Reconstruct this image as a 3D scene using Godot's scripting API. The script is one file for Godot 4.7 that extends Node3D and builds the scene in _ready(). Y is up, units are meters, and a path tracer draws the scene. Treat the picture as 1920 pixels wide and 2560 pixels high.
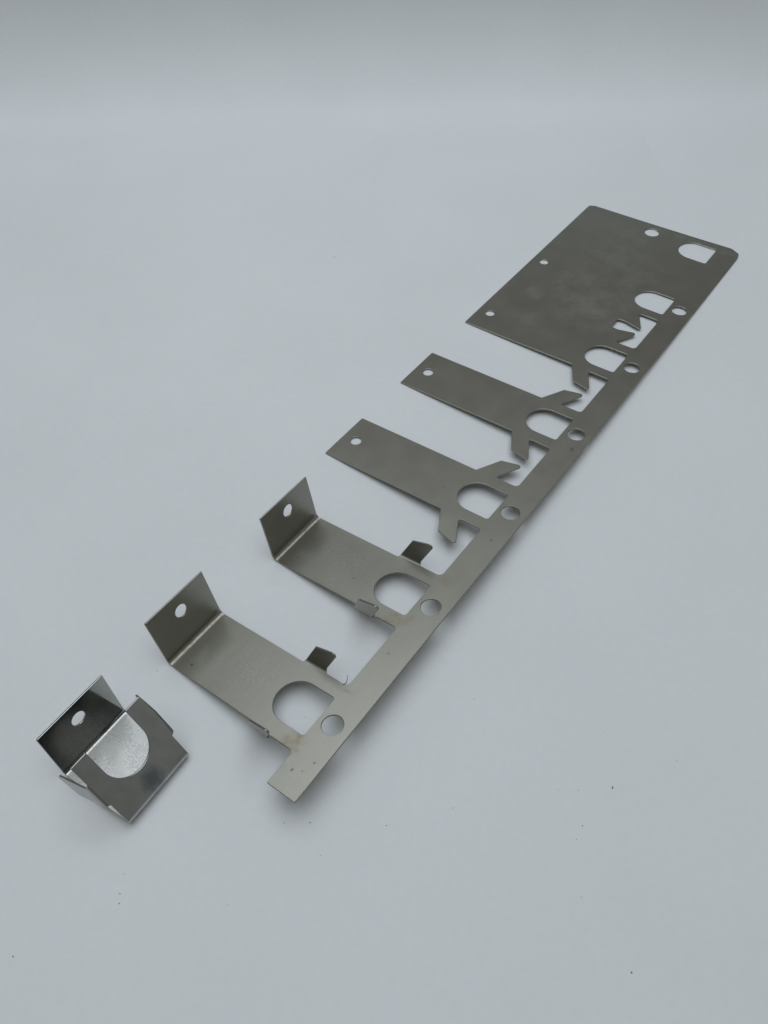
extends Node3D

const P := 0.025                      # pitch of the strip in metres; strip sizes below are in pitches
const YAW := 0.912604                 # the strip's turn on the table
const T := 0.012                      # sheet thickness
const KN: Array[float] = [-0.6, 1.0, 2.0, 3.0, 4.0, 5.0, 6.0, 6.8]            # where the strip's lift is known
const LIFT: Array[float] = [0.0, 0.0149, 0.0425, 0.0717, 0.1122, 0.1599, 0.1849, 0.2024]
const BEND_V := 1.122                 # foot of the bent up flaps
const BEND_R := 0.034
const FLAP := 1.545
const TAB_U := 0.2445
const TAB_R := 0.018
const TAB := 1.43
const EPS := 0.0008

var M := {}
var spline: Array = []
var rng := RandomNumberGenerator.new()

func _ready():
	rng.seed = 7
	# camera
	var cam := Camera3D.new()
	cam.name = "camera"
	add_child(cam)
	var turn := Basis(Vector3.UP, YAW)
	var right := Vector3(0.59429708, -0.01773208, 0.8040501)
	var up := Vector3(0.62923451, 0.63288793, -0.45112837)
	var fwd := Vector3(0.50087416, -0.77404034, -0.38728109)
	cam.transform = Transform3D(turn * Basis(right, up, -fwd).orthonormalized(), place(7.31475854, -1.42865013, 4.4387))
	cam.fov = 66.1336
	cam.near = 0.005
	cam.far = 20.0
	cam.current = true
	# room tone and exposure
	var env := Environment.new()
	env.background_mode = Environment.BG_COLOR
	env.background_color = Color(0.43, 0.425, 0.41)
	env.background_energy_multiplier = 1.0
	env.tonemap_mode = Environment.TONE_MAPPER_LINEAR
	env.tonemap_exposure = 1.0
	env.sdfgi_enabled = true
	env.ssao_enabled = true
	env.ssil_enabled = true
	var we := WorldEnvironment.new()
	we.name = "world_environment"
	we.environment = env
	add_child(we)
	# the lamp: a soft panel above, a little behind and to the left
	lamp_panel(Vector3(-0.02, 0.42, -0.065), Vector2(0.46, 0.54), 0.0955, Color(0.95, 0.98, 1.01))
	for side in [-1, 1]: reflector_wall(side)
	make_materials()
	make_spline()
	build_table()
	build_strip()
	build_clip()
	build_fibre()
	build_dust()

# ---------------------------------------------------------------- helpers
func place(u: float, v: float, h: float) -> Vector3:
	return Basis(Vector3.UP, YAW) * (Vector3(-(u - 4.45), h, -(v - 0.786)) * P)

func tag(o: Node, label: String, category: String, group := "", kind := "") -> void:
	if label: o.set_meta("label", label)
	if category: o.set_meta("category", category)
	if group: o.set_meta("group", group)
	if kind: o.set_meta("kind", kind)

func thing(called: String, at: Vector3, turn: float) -> Node3D:
	var o := Node3D.new()
	o.name = called
	o.position = at
	o.rotation.y = turn
	add_child(o, true)
	return o

func build(st: SurfaceTool, called: String, m: Material, parent: Node) -> MeshInstance3D:
	var o := MeshInstance3D.new()
	o.name = called
	o.mesh = st.commit()
	o.material_override = m
	parent.add_child(o, true)
	return o

func lamp_panel(at: Vector3, size: Vector2, energy: float, tint: Color) -> void:
	var o := thing("lamp_panel", at, 0.0)
	tag(o, "flat white glowing lamp panel hanging above the table", "lamp")
	var g := StandardMaterial3D.new()
	g.albedo_color = Color(0.9, 0.9, 0.9)
	g.emission_enabled = true
	g.emission = tint
	g.emission_energy_multiplier = 0.4
	var b := BoxMesh.new()
	b.size = Vector3(size.x, 0.012, size.y)
	var d := MeshInstance3D.new()
	d.name = "diffuser"
	d.mesh = b
	d.material_override = g
	o.add_child(d)
	var l := AreaLight3D.new()
	l.name = "panel_light"
	l.area_size = size
	l.light_energy = energy
	l.light_color = tint
	l.shadow_enabled = true
	l.position = Vector3(0, -0.008, 0)
	l.rotation.x = -PI / 2
	o.add_child(l)

func reflector_wall(side: int) -> void:
	# white reflector wall, added outside the frame to brighten the clip's front panel
	var cloth := StandardMaterial3D.new()
	cloth.albedo_color = Color(0.86, 0.86, 0.85)
	cloth.roughness = 0.9
	var b := BoxMesh.new()
	b.size = Vector3(0.004, 0.38, 0.55)
	var o := MeshInstance3D.new()
	o.name = "reflector_wall"
	o.mesh = b
	o.material_override = cloth
	o.position = Vector3(side * 0.41, 0.19, 0.16)
	add_child(o, true)
	tag(o, "white reflector wall added out of view on the %s of the table" % ("right" if side > 0 else "left"), "wall", "added reflector walls")

# ---------------------------------------------------------------- materials
func make_image(w: int, h: int, f: Callable) -> ImageTexture:
	var data := PackedByteArray()
	data.resize(w * h * 3)
	var i := 0
	for y in h:
		for x in w:
			var c: Color = f.call(x, y)
			data[i] = clampi(int(c.r * 255.0 + 0.5), 0, 255)
			data[i + 1] = clampi(int(c.g * 255.0 + 0.5), 0, 255)
			data[i + 2] = clampi(int(c.b * 255.0 + 0.5), 0, 255)
			i += 3
	return ImageTexture.create_from_image(Image.create_from_data(w, h, false, Image.FORMAT_RGB8, data))

func noise(s: int, freq: float, oct := 3) -> FastNoiseLite:
	var n := FastNoiseLite.new()
	n.seed = s
	n.noise_type = FastNoiseLite.TYPE_SIMPLEX_SMOOTH
	n.frequency = freq
	n.fractal_type = FastNoiseLite.FRACTAL_FBM
	n.fractal_octaves = oct
	return n

func make_materials() -> void:
	var grain := noise(1, 0.35, 2)
	var roll := noise(2, 0.05, 3)
	var cloud := noise(3, 0.012, 4)
	var smut := noise(4, 0.03, 3)
	# marks on the strip: [u, v, radius along u, radius along v, strength, kind] kind 0 rust brown, 1 dark fleck, 2 pale bloom
	var marks: Array = [
		[6.335, 0.02, 0.010, 0.007, 0.7, 1], [6.235, -0.06, 0.007, 0.006, 0.8, 1], [6.31, -0.035, 0.005, 0.005, 0.5, 1],
		[6.18, 0.115, 0.06, 0.05, 0.5, 0], [6.23, 0.16, 0.05, 0.04, 0.45, 0], [6.25, 0.10, 0.05, 0.05, 0.35, 0], [5.2, 0.13, 0.06, 0.07, 0.4, 0],
		[5.24, 0.17, 0.05, 0.05, 0.3, 0], [5.16, 0.06, 0.07, 0.03, 0.3, 0], [4.77, 0.05, 0.05, 0.05, 0.3, 0],
		[4.30, -0.02, 0.012, 0.010, 0.45, 1], [3.17, -0.05, 0.03, 0.012, 0.35, 1], [5.43, 0.02, 0.012, 0.008, 0.4, 1],
		[5.075, 0.57, 0.006, 0.012, 0.85, 1], [6.16, 1.02, 0.008, 0.012, 0.8, 1], [5.13, 1.02, 0.008, 0.006, 0.7, 1],
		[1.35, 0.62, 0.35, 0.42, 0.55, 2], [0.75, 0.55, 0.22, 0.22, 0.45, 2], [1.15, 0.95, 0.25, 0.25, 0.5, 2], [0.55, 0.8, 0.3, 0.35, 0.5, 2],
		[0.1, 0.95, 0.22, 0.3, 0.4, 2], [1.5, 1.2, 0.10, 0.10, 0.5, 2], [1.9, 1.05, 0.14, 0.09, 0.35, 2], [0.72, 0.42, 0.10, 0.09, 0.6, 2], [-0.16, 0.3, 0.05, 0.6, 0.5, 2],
	]
	for k in [5.0, 6.0]:
		for j in 26:
			var uu := -0.21 + 0.42 * j / 25.0
			marks.append([k + uu, BEND_V + 0.012 + rng.randf_range(-0.012, 0.012), 0.016, 0.010, rng.randf_range(0.1, 0.75), 0])
	for j in 30:
		marks.append([rng.randf_range(-0.2, 6.4), rng.randf_range(-0.1, 1.1), 0.006, 0.006, rng.randf_range(0.15, 0.5), 1])
	var W := 2048
	var H := 512
	var rust := PackedFloat32Array()
	var dark := PackedFloat32Array()
	var pale := PackedFloat32Array()
	rust.resize(W * H)
	dark.resize(W * H)
	pale.resize(W * H)
	var s := W / 7.0
	for m in marks:
		var cx: float = (m[0] + 0.35) * s
		var cy: float = (m[1] + 0.15) * s
		var rx: float = m[2] * s
		var ry: float = m[3] * s
		for y in range(maxi(0, int(cy - 2 * ry) - 1), mini(H, int(cy + 2 * ry) + 2)):
			for x in range(maxi(0, int(cx - 2 * rx) - 1), mini(W, int(cx + 2 * rx) + 2)):
				var d := Vector2((x - cx) / rx, (y - cy) / ry).length()
				d += 0.55 * smut.get_noise_2d(x * 1.7, y * 1.7)
				var a: float = m[4] * (1.0 - smoothstep(0.35, 1.3, d))
				if a <= 0.0: continue
				if m[5] == 0: rust[y * W + x] = maxf(rust[y * W + x], a * (0.45 + 0.9 * maxf(0.0, smut.get_noise_2d(x * 3.0, y * 3.0) + 0.25)))
				elif m[5] == 1: dark[y * W + x] = maxf(dark[y * W + x], a)
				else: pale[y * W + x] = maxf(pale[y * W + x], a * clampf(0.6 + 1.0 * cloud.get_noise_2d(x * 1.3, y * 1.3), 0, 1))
	# pin-point sparkle on the two bent blades, painted in as bright specks
	var sparkle := PackedFloat32Array()
	sparkle.resize(W * H)
	for k in [5.0, 6.0]:
		for j in 420:
			var x := int((k + rng.randfn(0.0, 0.09) + 0.35) * s)
			var y := int((0.72 + rng.randfn(0.0, 0.13) + 0.15) * s)
			sparkle[y * W + x] = rng.randf_range(0.2, 1.0)
	var base := Color(0.582, 0.577, 0.542)
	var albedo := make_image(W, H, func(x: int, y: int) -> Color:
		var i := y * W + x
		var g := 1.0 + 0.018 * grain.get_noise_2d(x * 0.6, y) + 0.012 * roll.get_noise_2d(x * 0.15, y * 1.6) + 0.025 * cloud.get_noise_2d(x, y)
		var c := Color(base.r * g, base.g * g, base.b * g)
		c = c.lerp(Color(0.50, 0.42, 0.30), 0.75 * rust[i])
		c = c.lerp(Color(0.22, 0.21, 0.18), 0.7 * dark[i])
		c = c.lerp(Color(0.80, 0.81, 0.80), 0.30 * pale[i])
		return c.lerp(Color(0.93, 0.93, 0.9), 0.5 * sparkle[i]))
	var rough := make_image(W, H, func(x: int, y: int) -> Color:
		var i := y * W + x
		var r := 0.355 + 0.02 * grain.get_noise_2d(x * 0.6, y) + 0.02 * cloud.get_noise_2d(x, y) + 0.04 * pale[i] + 0.15 * rust[i] + 0.2 * sparkle[i]
		return Color(r, r, r))
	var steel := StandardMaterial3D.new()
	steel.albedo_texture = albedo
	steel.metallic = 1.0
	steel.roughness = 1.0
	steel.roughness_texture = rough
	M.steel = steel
	var bn := noise(11, 0.22, 3)
	var bl := noise(12, 0.02, 3)
	# the clip: same sheet, tumbled bright
	var flecks := noise(14, 0.16, 2)
	var painted_reflection := func(x: int, y: int) -> float:      # soft dark reflection near the fold, painted into the colour
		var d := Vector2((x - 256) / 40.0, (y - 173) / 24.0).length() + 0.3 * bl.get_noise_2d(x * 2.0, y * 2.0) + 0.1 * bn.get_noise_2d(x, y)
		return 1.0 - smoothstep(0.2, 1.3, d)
	var clip_rough := make_image(512, 512, func(x: int, y: int) -> Color:
		var r := 0.13 + 0.04 * bl.get_noise_2d(x, y) + 0.03 * bn.get_noise_2d(x, y)
		return Color(r, r, r))
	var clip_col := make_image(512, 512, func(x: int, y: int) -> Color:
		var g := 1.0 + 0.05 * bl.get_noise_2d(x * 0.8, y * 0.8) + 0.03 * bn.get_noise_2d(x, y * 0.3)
		if y > 212: g += 0.16 * flecks.get_noise_2d(x, y) * smoothstep(-0.3, 0.3, bl.get_noise_2d(x, y + 300)) - 0.02  # base panel's sparkle, painted into the colour as flecks
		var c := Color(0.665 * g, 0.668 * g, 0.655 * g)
		return c.lerp(Color(0.33, 0.37, 0.41), 0.5 * painted_reflection.call(x, y)))
	var bright := StandardMaterial3D.new()
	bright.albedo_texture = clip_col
	bright.metallic = 1.0
	bright.roughness = 1.0
	bright.roughness_texture = clip_rough
	M.bright = bright
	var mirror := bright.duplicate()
	mirror.roughness_texture = null
	mirror.roughness = 0.07
	M.mirror = mirror
	var peen := noise(13, 0.15, 3)
	var ni := Image.create(512, 512, false, Image.FORMAT_RGB8)
	for y in 512:
		for x in 512:
			var hgt := 0.5 + 0.5 * peen.get_noise_2d(x, y) * smoothstep(-0.35, 0.35, bl.get_noise_2d(x * 0.6, y * 0.6))
			ni.set_pixel(x, y, Color(hgt, hgt, hgt))
	ni.bump_map_to_normal_map(2.2)
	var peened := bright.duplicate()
	peened.normal_enabled = true
	peened.normal_texture = ImageTexture.create_from_image(ni)
	peened.normal_scale = 0.09
	peened.roughness_texture = null
	peened.roughness = 0.32
	M.peened = peened
	# paper of the table sweep
	var pn := noise(21, 0.01, 4)
	var pf := noise(22, 0.3, 2)
	var paper := StandardMaterial3D.new()
	paper.albedo_texture = make_image(1024, 1024, func(x: int, y: int) -> Color:
		var g := 1.0 + 0.012 * pn.get_noise_2d(x, y) + 0.008 * pf.get_noise_2d(x, y)
		return Color(0.868 * g, 0.88 * g, 0.885 * g))
	paper.roughness = 0.6
	paper.metallic_specular = 0.35
	M.paper = paper
	var lint := StandardMaterial3D.new()
	lint.albedo_color = Color(0.58, 0.57, 0.55)
	lint.roughness = 0.9
	M.lint = lint
	var hair := StandardMaterial3D.new()
	hair.albedo_color = Color(0.13, 0.13, 0.14)
	hair.roughness = 0.6
	M.hair = hair

# ---------------------------------------------------------------- table
func build_table() -> void:
	# one paper sweep: flat under the parts, curving up at the back
	var prof: Array = []
	var z := 0.30
	while z > -0.145:
		prof.append(Vector2(z, 0.0))
		z -= 0.031
	var spot := Vector2(-0.152, 0.0)
	for i in 40:
		prof.append(spot)
		var a := deg_to_rad(86.0) * pow(i / 39.0, 1.15)
		spot += Vector2(-cos(a), sin(a)) * (0.047 / 39.0)
	var last: Vector2 = prof[-1]
	prof.append(last + Vector2(-cos(deg_to_rad(86)), sin(deg_to_rad(86))) * 0.04)
	var st := SurfaceTool.new()
	st.begin(Mesh.PRIMITIVE_TRIANGLES)
	var along := 0.0
	var arr: Array = []
	for i in prof.size():
		if i: along += (prof[i] - prof[i - 1]).length()
		arr.append(along)
	for layer in 2:
		var down := 0.0 if layer == 0 else 0.0012
		for i in prof.size() - 1:
			var q := []
			for e in [[i, -0.42], [i, 0.42], [i + 1, 0.42], [i + 1, -0.42]]:
				var p: Vector2 = prof[e[0]]
				var a: Vector2 = prof[maxi(e[0] - 1, 0)]
				var b: Vector2 = prof[mini(e[0] + 1, prof.size() - 1)]
				var d := (b - a).normalized()
				var n := Vector3(0, -d.x, d.y)
				q.append([Vector3(e[1], p.y, p.x) - n * down, n if layer == 0 else -n, Vector2((e[1] + 0.42) * 2.0, arr[e[0]] * 2.0)])
			for t in ([0, 3, 2, 0, 2, 1] if layer == 0 else [0, 2, 3, 0, 1, 2]):
				st.set_normal(q[t][1])
				st.set_uv(q[t][2])
				st.add_vertex(q[t][0])
	var o := build(st, "table", M.paper, self)
	tag(o, "", "", "", "structure")

# ---------------------------------------------------------------- sheet metal
func make_spline() -> void:
	var n := KN.size()
	var a: Array = []
	var x: Array = []
	for i in n: x.append(0.0)
	# natural cubic through the lifts, solved by relaxation
	for it in 400:
		for i in range(1, n - 1):
			var h0: float = KN[i] - KN[i - 1]
			var h1: float = KN[i + 1] - KN[i]
			var r: float = 6.0 * ((LIFT[i + 1] - LIFT[i]) / h1 - (LIFT[i] - LIFT[i - 1]) / h0)
			x[i] = (r - h0 * x[i - 1] - h1 * x[i + 1]) / (2.0 * (h0 + h1))
	spline = x

func lift(u: float) -> float:
	var i := 0
	while i < KN.size() - 2 and u > KN[i + 1]: i += 1
	var x0: float = KN[i]
	var x1: float = KN[i + 1]
	var h: float = x1 - x0
	var a: float = spline[i]
	var b: float = spline[i + 1]
	return (a * pow(x1 - u, 3) + b * pow(u - x0, 3)) / (6.0 * h) + (LIFT[i] / h - a * h / 6.0) * (x1 - u) + (LIFT[i + 1] / h - b * h / 6.0) * (u - x0)

func strip_flat(u: float, v: float) -> Vector3:
	var t := smoothstep(4.2, 4.8, u)
	var root := 1.5 - 0.37 * t
	return Vector3(-(u - 3.0), lift(u) * (root - v) / (root + 0.11) + T, -v)

# how far along and how high a bend carries a point that lies s past the bend's foot
func bend(s: float, r: float, angle: float) -> Vector2:
	var l := r * angle
	if s <= 0.0: return Vector2(s, 0.0)
	if s < l: return Vector2(r * sin(s / r), r * (1.0 - cos(s / r)))
	return Vector2(r * sin(angle) + (s - l) * cos(angle), r * (1.0 - cos(angle)) + (s - l) * sin(angle))

func strip_at(u: float, v: float) -> Vector3:
	if u > 4.5 and u < 6.47:
		var k := roundf(u)
		if v > BEND_V:
			var foot := strip_flat(u, BEND_V)
			var d := (foot - strip_flat(u, BEND_V - 0.02)).normalized()
			var side := (strip_flat(u - 0.02, BEND_V) - foot).normalized()
			var b := bend((v - BEND_V) * 1.105, BEND_R, FLAP + (0.035 if k < 5.5 else 0.0))
			return foot + d * b.x + side.cross(d) * b.y
		var e := absf(u - k)
		if e > TAB_U and v > 0.14 and v < 0.45:
			var sg := signf(u - k)
			var root := strip_flat(k + sg * TAB_U, v)
			var d := (root - strip_flat(k + sg * (TAB_U - 0.02), v)).normalized()
			var along := (strip_flat(k + sg * TAB_U, v + 0.02) - root).normalized()
			var n := (d.cross(along) * sg).normalized()
			if n.y < 0: n = -n
			var b := bend(e - TAB_U, TAB_R, TAB)
			return root + d * b.x + n * b.y
	return strip_flat(u, v)

# rounds the corners of a polygon: pts holds Vector3(u, v, radius)
func fillet(pts: Array) -> PackedVector2Array:
	var out := PackedVector2Array()
	var n := pts.size()
	for i in n:
		var p := Vector2(pts[i].x, pts[i].y)
		var r: float = pts[i].z
		if r <= 0.0:
			out.append(p)
			continue
		var a := (Vector2(pts[(i + n - 1) % n].x, pts[(i + n - 1) % n].y) - p).normalized()
		var b := (Vector2(pts[(i + 1) % n].x, pts[(i + 1) % n].y) - p).normalized()
		var half := acos(clampf(a.dot(b), -1, 1)) / 2.0
		var t := r / tan(half)
		var c := p + (a + b).normalized() * (r / sin(half))
		var s0 := p + a * t - c
		var sweep := s0.angle_to(p + b * t - c)
		var steps := maxi(2, int(ceil(absf(sweep) / 0.3)))
		for j in steps + 1:
			out.append(c + s0.rotated(sweep * j / steps))
	return out

func circle(c: Vector2, r: float, n := 28) -> PackedVector2Array:
	var out := PackedVector2Array()
	for i in n: out.append(c + Vector2(cos(TAU * i / n), sin(TAU * i / n)) * r)
	return out

func d_hole(k: float, v0: float) -> PackedVector2Array:
	var pts := PackedVector2Array()
	for p in fillet([Vector3(k + 0.147, 0.28, 0), Vector3(k + 0.147, v0, 0.022), Vector3(k - 0.147, v0, 0.022), Vector3(k - 0.147, 0.28, 0)]): pts.append(p)
	for i in range(1, 20):
		var a := PI - PI * i / 20.0
		pts.append(Vector2(k + 0.147 * cos(a), 0.28 + 0.147 * sin(a)))
	return pts

# the blade's outline round one side, from the carrier up to the neck, s = +1 or -1
func wing(k: float, s: float) -> Array:
	return [Vector3(k + s * 0.247, 0.0896, 0.035), Vector3(k + s * 0.247, 0.283, 0.019), Vector3(k + s * 0.467, 0.163, 0.018), Vector3(k + s * 0.4245, 0.332, 0.006), Vector3(k + s * 0.235, 0.4365, 0.008)]

func strip_outline() -> PackedVector2Array:
	var pts: Array = [Vector3(-0.118, -0.1142, 0.02), Vector3(-0.2, -0.1, 0.03), Vector3(-0.246, -0.02, 0.05), Vector3(-0.25, 0.0, 0), Vector3(-0.236, 0.35, 0), Vector3(-0.222, 0.9, 0), Vector3(-0.214, 1.45, 0.02), Vector3(-0.19, 1.508, 0.02), Vector3(-0.15, 1.511, 0)]
	pts.append(Vector3(2.2347, 1.511, 0.006))
	for k in range(2, 6):
		var w := wing(k, 1)
		w.reverse()
		if k > 2: pts.append_array([Vector3(k - 0.2347, 1.511, 0.006), Vector3(k + 0.2347, 1.511, 0.006)])
		pts.append_array(w)
		pts.append_array(wing(k + 1, -1))
	pts.append_array([Vector3(5.7653, 1.511, 0.006), Vector3(6.2347, 1.511, 0.006)])
	var e := wing(6, 1)
	e.reverse()
	pts.append_array(e)
	pts.append_array([Vector3(6.468, 0.0896, 0.004), Vector3(6.468, -0.1142, 0.004)])
	return fillet(pts)

func star_window() -> PackedVector2Array:
	var a := wing(1, 1)
	a.pop_back()
	a[3] = Vector3(1.4245, 0.33, 0.01)
	var pts: Array = a.duplicate()
	pts.append(Vector3(1.428, 0.402, 0.022))
	var b: Array = []
	for p in pts: b.append(Vector3(3.0 - p.x, p.y, p.z))
	b.reverse()
	pts.append_array(b)
	return fillet(pts)

# Cuts a flat outline along the lines us and vs, lays every piece on the bent sheet and gives it thickness.
# Returns {part name: SurfaceTool}.
func sheet(outer: PackedVector2Array, holes: Array, us: Array, vs: Array, at: Callable, part_of: Callable, uv_of: Callable, thick: float) -> Dictionary:
	const S := 1000.0
	var big := PackedVector2Array()
	for p in outer: big.append(p * S)
	var bigh: Array = []
	for hl in holes:
		var q := PackedVector2Array()
		var box := Rect2(hl[0] * S, Vector2.ZERO)
		for p in hl:
			q.append(p * S)
			box = box.expand(p * S)
		bigh.append([q, box])
	var verts: Array = []            # flat points
	var index := {}
	var tris: Array = []             # [a, b, c, part]
	var id := func(p: Vector2) -> int:
		var key := Vector2i(roundi(p.x * 20.0), roundi(p.y * 20.0))
		if not index.has(key):
			index[key] = verts.size()
			verts.append(p / S)
		return index[key]
	for i in us.size() - 1:
		var u0: float = us[i] * S
		var u1: float = us[i + 1] * S
		var slab := PackedVector2Array([Vector2(u0, -9000), Vector2(u1, -9000), Vector2(u1, 9000), Vector2(u0, 9000)])
		var cols := Geometry2D.intersect_polygons(big, slab)
		for j in vs.size() - 1:
			var v0: float = vs[j] * S
			var v1: float = vs[j + 1] * S
			var cell := PackedVector2Array([Vector2(u0, v0), Vector2(u1, v0), Vector2(u1, v1), Vector2(u0, v1)])
			for col in cols:
				var pieces: Array = Geometry2D.intersect_polygons(col, cell)
				for hb in bigh:
					if not hb[1].intersects(Rect2(u0, v0, u1 - u0, v1 - v0)): continue
					var next: Array = []
					for pc in pieces: next.append_array(Geometry2D.clip_polygons(pc, hb[0]))
					pieces = next
				for pc in pieces:
					if Geometry2D.is_polygon_clockwise(pc): continue
					var t := Geometry2D.triangulate_polygon(pc)
					var part: String = part_of.call((u0 + u1) / 2.0 / S, (v0 + v1) / 2.0 / S)
					for q in range(0, t.size(), 3):
						var a: int = id.call(pc[t[q]])
						var b: int = id.call(pc[t[q + 1]])
						var c: int = id.call(pc[t[q + 2]])
						if a == b or b == c or a == c: continue
						var area: float = (verts[b] - verts[a]).cross(verts[c] - verts[a])
						if area < 0: tris.append([a, c, b, part])
						else: tris.append([a, b, c, part])
	# lay the points on the sheet
	var top: Array = []
	var nrm: Array = []
	for p in verts:
		var c: Vector3 = at.call(p.x, p.y)
		var du: Vector3 = at.call(p.x + EPS, p.y) - at.call(p.x - EPS, p.y)
		var dv: Vector3 = at.call(p.x, p.y + EPS) - at.call(p.x, p.y - EPS)
		top.append(c)
		nrm.append(dv.cross(du).normalized())
	# rim edges: those that belong to one triangle
	var edges := {}
	for t in tris:
		for e in [[t[0], t[1]], [t[1], t[2]], [t[2], t[0]]]:
			var back := Vector2i(e[1], e[0])
			if edges.has(back): edges.erase(back)
			else: edges[Vector2i(e[0], e[1])] = t[3]
	var outv := {}
	for e in edges:
		var d: Vector2 = (verts[e.y] - verts[e.x]).normalized()
		var o := Vector2(d.y, -d.x)
		for w in [e.x, e.y]:
			if not outv.has(w): outv[w] = []
			outv[w].append(o)
	var tools := {}
	var tool := func(part: String) -> SurfaceTool:
		if not tools.has(part):
			var st := SurfaceTool.new()
			st.begin(Mesh.PRIMITIVE_TRIANGLES)
			tools[part] = st
		return tools[part]
	for t in tris:
		var st: SurfaceTool = tool.call(t[3])
		for w in [t[0], t[1], t[2]]:
			st.set_normal(nrm[w])
			st.set_uv(uv_of.call(verts[w]))
			st.add_vertex(top[w] * P)
		for w in [t[0], t[2], t[1]]:
			st.set_normal(-nrm[w])
			st.set_uv(uv_of.call(verts[w]) + Vector2(0.37, 0.21))
			st.add_vertex((top[w] - nrm[w] * thick) * P)
	var rows := [[0.0, 0.0, 0.92], [0.42, 0.003, 0.25], [0.85, 0.003, -0.2], [1.0, 0.0, -0.8]]
	for e in edges:
		var st: SurfaceTool = tool.call(edges[e])
		var d: Vector2 = (verts[e.y] - verts[e.x]).normalized()
		var o := Vector2(d.y, -d.x)
		var grid: Array = []
		for w in [e.x, e.y]:
			var avg := Vector2.ZERO
			var mit := Vector2.ZERO
			for q in outv[w]:
				mit += q
				if q.dot(o) > 0.7: avg += q
			avg = avg.normalized() if avg.length() > 0.01 else o
			mit = mit.normalized() if mit.length() > 0.3 else o
			var f := func(dir: Vector2) -> Vector3:
				var p: Vector2 = verts[w]
				var r: Vector3 = at.call(p.x + dir.x * EPS, p.y + dir.y * EPS) - at.call(p.x - dir.x * EPS, p.y - dir.y * EPS)
				return r.normalized()
			var o3: Vector3 = f.call(avg)
			var m3: Vector3 = f.call(mit)
			var line: Array = []
			for r in rows:
				line.append([(top[w] - nrm[w] * thick * r[0] + m3 * r[1]) * P, (o3 * sqrt(1.0 - r[2] * r[2]) + nrm[w] * r[2]).normalized(), uv_of.call(verts[w])])
			grid.append(line)
		for r in 3:
			for q in [grid[0][r], grid[0][r + 1], grid[1][r + 1], grid[0][r], grid[1][r + 1], grid[1][r]]:
				st.set_normal(q[1])
				st.set_uv(q[2])
				st.add_vertex(q[0])
	return tools

func lines(from: float, to: float, step: float, more: Array) -> Array:
	var out: Array = more.duplicate()
	var i := int(ceil(from / step))
	while i * step <= to:
		var x := i * step
		var near := false
		for m in more:
			if absf(m - x) < 0.006: near = true
		if not near: out.append(x)
		i += 1
	out.append(from)
	out.append(to)
	out.sort()
	var clean: Array = [out[0]]
	for x in out:
		if x - clean[-1] > 0.0005: clean.append(x)
	return clean

func build_strip() -> void:
	var root := thing("stamped_strip", place(3.0, 0.0, 0.0), YAW)
	tag(root, "long grey sheet metal strip with punched plate, flat blades and bent brackets along one rail", "metal strip")
	var holes: Array = [star_window(), circle(Vector2(-0.077, 0.754), 0.073)]
	for k in 7: holes.append(d_hole(k, 0.101))
	for k in range(1, 7):
		holes.append(circle(Vector2(k, 0.004), 0.069))
		holes.append(circle(Vector2(k, 1.392), 0.047 if k > 2 else 0.044, 20))
	var mu: Array = [1.25, 2.25, 2.75, 3.25, 3.75, 4.25, 4.75, 5.5]
	for k in [5, 6]:
		for s in [-1, 1]:
			for i in 7: mu.append(k + s * (TAB_U + TAB_R * TAB * i / 6.0))
	var mv: Array = [0.0896]
	for i in 9: mv.append(BEND_V + BEND_R * FLAP / 1.105 * i / 8.0)
	var part_of := func(u: float, v: float) -> String:
		if v < 0.0896 and u > 1.25: return "carrier_rail"
		if u < 2.5: return "blank_plate"
		var k := roundf(u)
		if k < 4.5: return "flat_blade:%d" % int(k)
		if v > BEND_V: return "bent_bracket:%d:flap" % int(k)
		if absf(u - k) > TAB_U and v < 0.45: return "bent_bracket:%d:tab:%d" % [int(k), int(signf(u - k))]
		return "bent_bracket:%d" % int(k)
	var made := sheet(strip_outline(), holes, lines(-0.3, 6.5, 1.0 / 12.0, mu), lines(-0.13, 1.53, 1.0 / 12.0, mv), strip_at, part_of,
		func(p: Vector2) -> Vector2: return Vector2((p.x + 0.35) / 7.0, (p.y + 0.15) / 1.75), T)
	build(made["blank_plate"], "blank_plate", M.steel, root)
	build(made["carrier_rail"], "carrier_rail", M.steel, root)
	for k in [3, 4]: build(made["flat_blade:%d" % k], "flat_blade", M.steel, root)
	for k in [5, 6]:
		var b := build(made["bent_bracket:%d" % k], "bent_bracket", M.steel, root)
		build(made["bent_bracket:%d:flap" % k], "flap", M.steel, b)
		for s in [1, -1]: build(made["bent_bracket:%d:tab:%d" % [k, s]], "tab", M.steel, b)

# ---------------------------------------------------------------- the finished clip
const CLIP_O := Vector3(-6.82263819, 0.57914919, 0.01438856)
const CLIP_X := Vector3(0.99783966, 0.05642515, -0.03364834)
const CLIP_Y := Vector3(-0.00826019, 0.61587117, 0.78780358)
const CLIP_Z := Vector3(0.06517498, -0.78582371, 0.61500676)
const CLIP_VF := 0.60635511
const CLIP_AL := 0.93098632          # angle between the two panels
const CLIP_FLAP := 1.4577
const CLIP_TAB := 1.4251
const CLIP_R := 0.026
const CLIP_BEND_V := 1.108
const CLIP_BEND_R := 0.032

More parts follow.
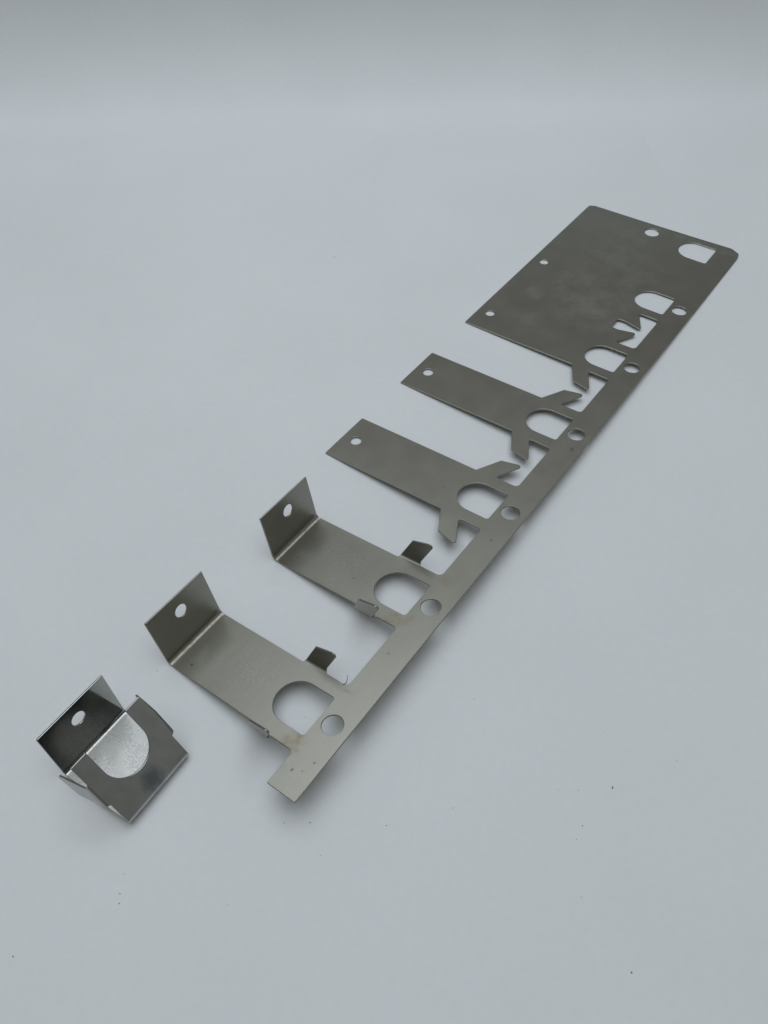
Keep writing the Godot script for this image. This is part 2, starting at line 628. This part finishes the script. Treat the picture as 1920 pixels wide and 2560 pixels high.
func clip_local(s: float, v: float) -> Vector3:
	# a point of the folded middle surface: x across, y up the front panel, z out of it
	var half := CLIP_AL / 2.0
	var tl := CLIP_R / tan(half)
	var arc := CLIP_R * (PI / 2.0 - half)
	var d2 := Vector3(0, cos(CLIP_AL), -sin(CLIP_AL))
	var n2 := Vector3(0, sin(CLIP_AL), cos(CLIP_AL))
	if v < CLIP_VF - arc:
		var y := tl + (CLIP_VF - arc - v)
		var e := absf(s)
		if e > TAB_U and v < 0.45 and v > 0.12:
			var b := bend(e - TAB_U, TAB_R, CLIP_TAB)
			return Vector3(signf(s) * (TAB_U + b.x), y, -b.y)
		return Vector3(s, y, 0)
	if v < CLIP_VF + arc:
		var a := (CLIP_VF + arc - v) / CLIP_R        # 0 at the base panel
		var c := d2 * tl + n2 * CLIP_R
		return c - n2 * CLIP_R * cos(a) - d2 * CLIP_R * sin(a) + Vector3(s, 0, 0)
	var w := tl + (v - CLIP_VF - arc)
	var foot := tl + (CLIP_BEND_V - CLIP_VF - arc)
	if v > CLIP_BEND_V:
		var b := bend(v - CLIP_BEND_V, CLIP_BEND_R, CLIP_FLAP)
		return d2 * (foot + b.x) + n2 * b.y + Vector3(s, 0, 0)
	return d2 * w + Vector3(s, 0, 0)

func clip_at(s: float, v: float) -> Vector3:
	var q := clip_local(s, v)
	var w := CLIP_O + CLIP_X * q.x + CLIP_Y * q.y + CLIP_Z * q.z
	return Vector3(w.x + 6.85, w.z + T, -(w.y - 0.85))

func clip_top(s: float, v: float) -> Vector3:     # the face that becomes the inside of the fold
	var du := clip_at(s + EPS, v) - clip_at(s - EPS, v)
	var dv := clip_at(s, v + EPS) - clip_at(s, v - EPS)
	return clip_at(s, v) + dv.cross(du).normalized() * (T / 2.0)

func build_clip() -> void:
	var root := thing("spring_clip", place(6.85, 0.85, 0.0), YAW)
	tag(root, "small shiny folded metal clip standing loose beside the strip's near end", "metal clip")
	var pts: Array = []
	const CUT := 0.124
	for s in [1.0, -1.0]:
		var w := wing(0, s)
		w[0] = Vector3(s * 0.247, CUT, 0.003)
		if s > 0:
			pts.append_array(w)
			pts.append(Vector3(0.2347, 1.511, 0.006))
			pts.append(Vector3(-0.2347, 1.511, 0.006))
		else:
			w.reverse()
			pts.append_array(w)
	# the D opening is cut through to the end of the front panel
	pts.append(Vector3(-0.147, CUT, 0.003))
	for i in range(0, 21):
		var a := PI - PI * i / 20.0
		pts.append(Vector3(0.147 * cos(a), 0.28 + 0.147 * sin(a), 0))
	pts.append(Vector3(0.147, CUT, 0.003))
	var mu: Array = []
	for s in [-1, 1]:
		for i in 7: mu.append(s * (TAB_U + TAB_R * CLIP_TAB * i / 6.0))
	var arc := CLIP_R * (PI / 2.0 - CLIP_AL / 2.0)
	var mv: Array = [0.45]
	for i in 13: mv.append(CLIP_VF - arc + 2.0 * arc * i / 12.0)
	for i in 9: mv.append(CLIP_BEND_V + CLIP_BEND_R * CLIP_FLAP * i / 8.0)
	var part_of := func(u: float, v: float) -> String:
		if v > CLIP_BEND_V: return "flap"
		if v > CLIP_VF + arc: return "base_panel"
		if absf(u) > TAB_U and v < 0.45: return "tab:%d" % int(signf(u))
		return "front_panel"
	var made := sheet(fillet(pts), [circle(Vector2(0, 1.392), 0.047, 24)], lines(-0.5, 0.5, 1.0 / 12.0, mu), lines(0.1, 1.53, 1.0 / 12.0, mv), clip_top, part_of,
		func(p: Vector2) -> Vector2: return Vector2(p.x + 0.5, p.y * 0.65), T)
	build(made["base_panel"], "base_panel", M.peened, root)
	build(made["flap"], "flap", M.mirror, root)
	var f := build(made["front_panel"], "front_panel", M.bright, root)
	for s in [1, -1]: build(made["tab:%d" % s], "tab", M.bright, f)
	# let it stand on the table
	var low := 1.0
	for c in root.find_children("*", "MeshInstance3D", true, false):
		low = minf(low, (c as MeshInstance3D).mesh.get_aabb().position.y)
	root.position.y = 0.00001 - low

# ---------------------------------------------------------------- small things
func tube(st: SurfaceTool, pts: Array, r0: float, r1: float) -> void:
	var n := pts.size()
	var rings: Array = []
	for i in n:
		var d: Vector3 = (pts[mini(i + 1, n - 1)] - pts[maxi(i - 1, 0)]).normalized()
		var a := d.cross(Vector3(0.3, 0.2, 0.9)).normalized()
		var b := d.cross(a)
		var r := lerpf(r0, r1, float(i) / (n - 1))
		var ring: Array = []
		for j in 6:
			var w := a * cos(TAU * j / 6) + b * sin(TAU * j / 6)
			ring.append([pts[i] + w * r, w])
		rings.append(ring)
	for i in n - 1:
		for j in 6:
			var q := [rings[i][j], rings[i][(j + 1) % 6], rings[i + 1][(j + 1) % 6], rings[i + 1][j]]
			for t in [0, 1, 2, 0, 2, 3]:
				st.set_normal(q[t][1])
				st.add_vertex(q[t][0])

func build_fibre() -> void:
	var st := SurfaceTool.new()
	st.begin(Mesh.PRIMITIVE_TRIANGLES)
	var at := place(5.7712, 0.1052, 0.0)
	var pts: Array = []
	for q in [[5.7712, 0.1052, 0.2], [5.7674, 0.0991, 0.206], [5.762, 0.0928, 0.212], [5.7565, 0.0912, 0.221], [5.7506, 0.0916, 0.232], [5.7404, 0.0939, 0.252], [5.7351, 0.0983, 0.27]]:
		pts.append(place(q[0], q[1], q[2]) - at)
	tube(st, pts, 0.00007, 0.00003)
	var o := build(st, "fibre", M.hair, self)
	o.position = at
	tag(o, "thin dark curved fibre sticking up from the strip's edge between the last two brackets", "fibre")

func build_dust() -> void:
	# specks of dust and grit lying on the paper
	var st := SurfaceTool.new()
	st.begin(Mesh.PRIMITIVE_TRIANGLES)
	var ball := SphereMesh.new()
	ball.radius = 1.0
	ball.height = 2.0
	ball.radial_segments = 7
	ball.rings = 4
	var spots: Array = DUST.duplicate()
	for i in 25: spots.append([rng.randf_range(-4.0, 9.5), rng.randf_range(-5.0, 10.0), rng.randf_range(0.0015, 0.0035)])
	for s in spots:
		var p := place(s[0], s[1], 0.0)
		var r: float = s[2] * P * 0.5
		var b := Basis(Vector3.UP, rng.randf() * TAU).scaled_local(Vector3(r * rng.randf_range(0.9, 1.7), r * 0.5, r * rng.randf_range(0.6, 1.0)))
		st.append_from(ball, 0, Transform3D(b, p + Vector3(0, r * 0.3, 0)))
	var o := build(st, "dust", M.lint, self)
	tag(o, "tiny grey specks of dust scattered over the white table", "dust", "", "stuff")

const DUST := [[-4.097, 4.112, 0.0174], [-3.298, 1.9, 0.0207], [2.097, 3.138, 0.0107], [-0.491, 8.664, 0.0146], [6.549, -0.077, 0.0071], [6.462, -0.194, 0.0071], [7.332, 0.381, 0.0072], [7.365, 0.347, 0.0082], [6.082, -1.93, 0.01], [5.306, -1.448, 0.0105], [5.305, -0.529, 0.0064], [7.849, 0.593, 0.0085], [4.033, 0.217, 0.0062], [6.002, 0.228, 0.0064], [5.99, 0.194, 0.0042], [-5.047, 2.34, 0.0118], [7.253, 0.439, 0.0052], [5.498, -1.208, 0.0062], [5.433, -1.301, 0.0062], [5.594, -1.41, 0.0062], [5.678, -1.417, 0.0061], [6.226, -0.542, 0.006], [6.562, -0.348, 0.005], [5.93, -0.786, 0.0061], [7.032, -0.117, 0.005], [5.918, -1.573, 0.004], [5.363, -0.404, 0.0043], [3.78, 1.234, 0.0068], [6.313, 1.184, 0.0068], [4.951, -1.677, 0.0065], [5.031, -1.259, 0.0043], [4.142, 2.342, 0.0057]]
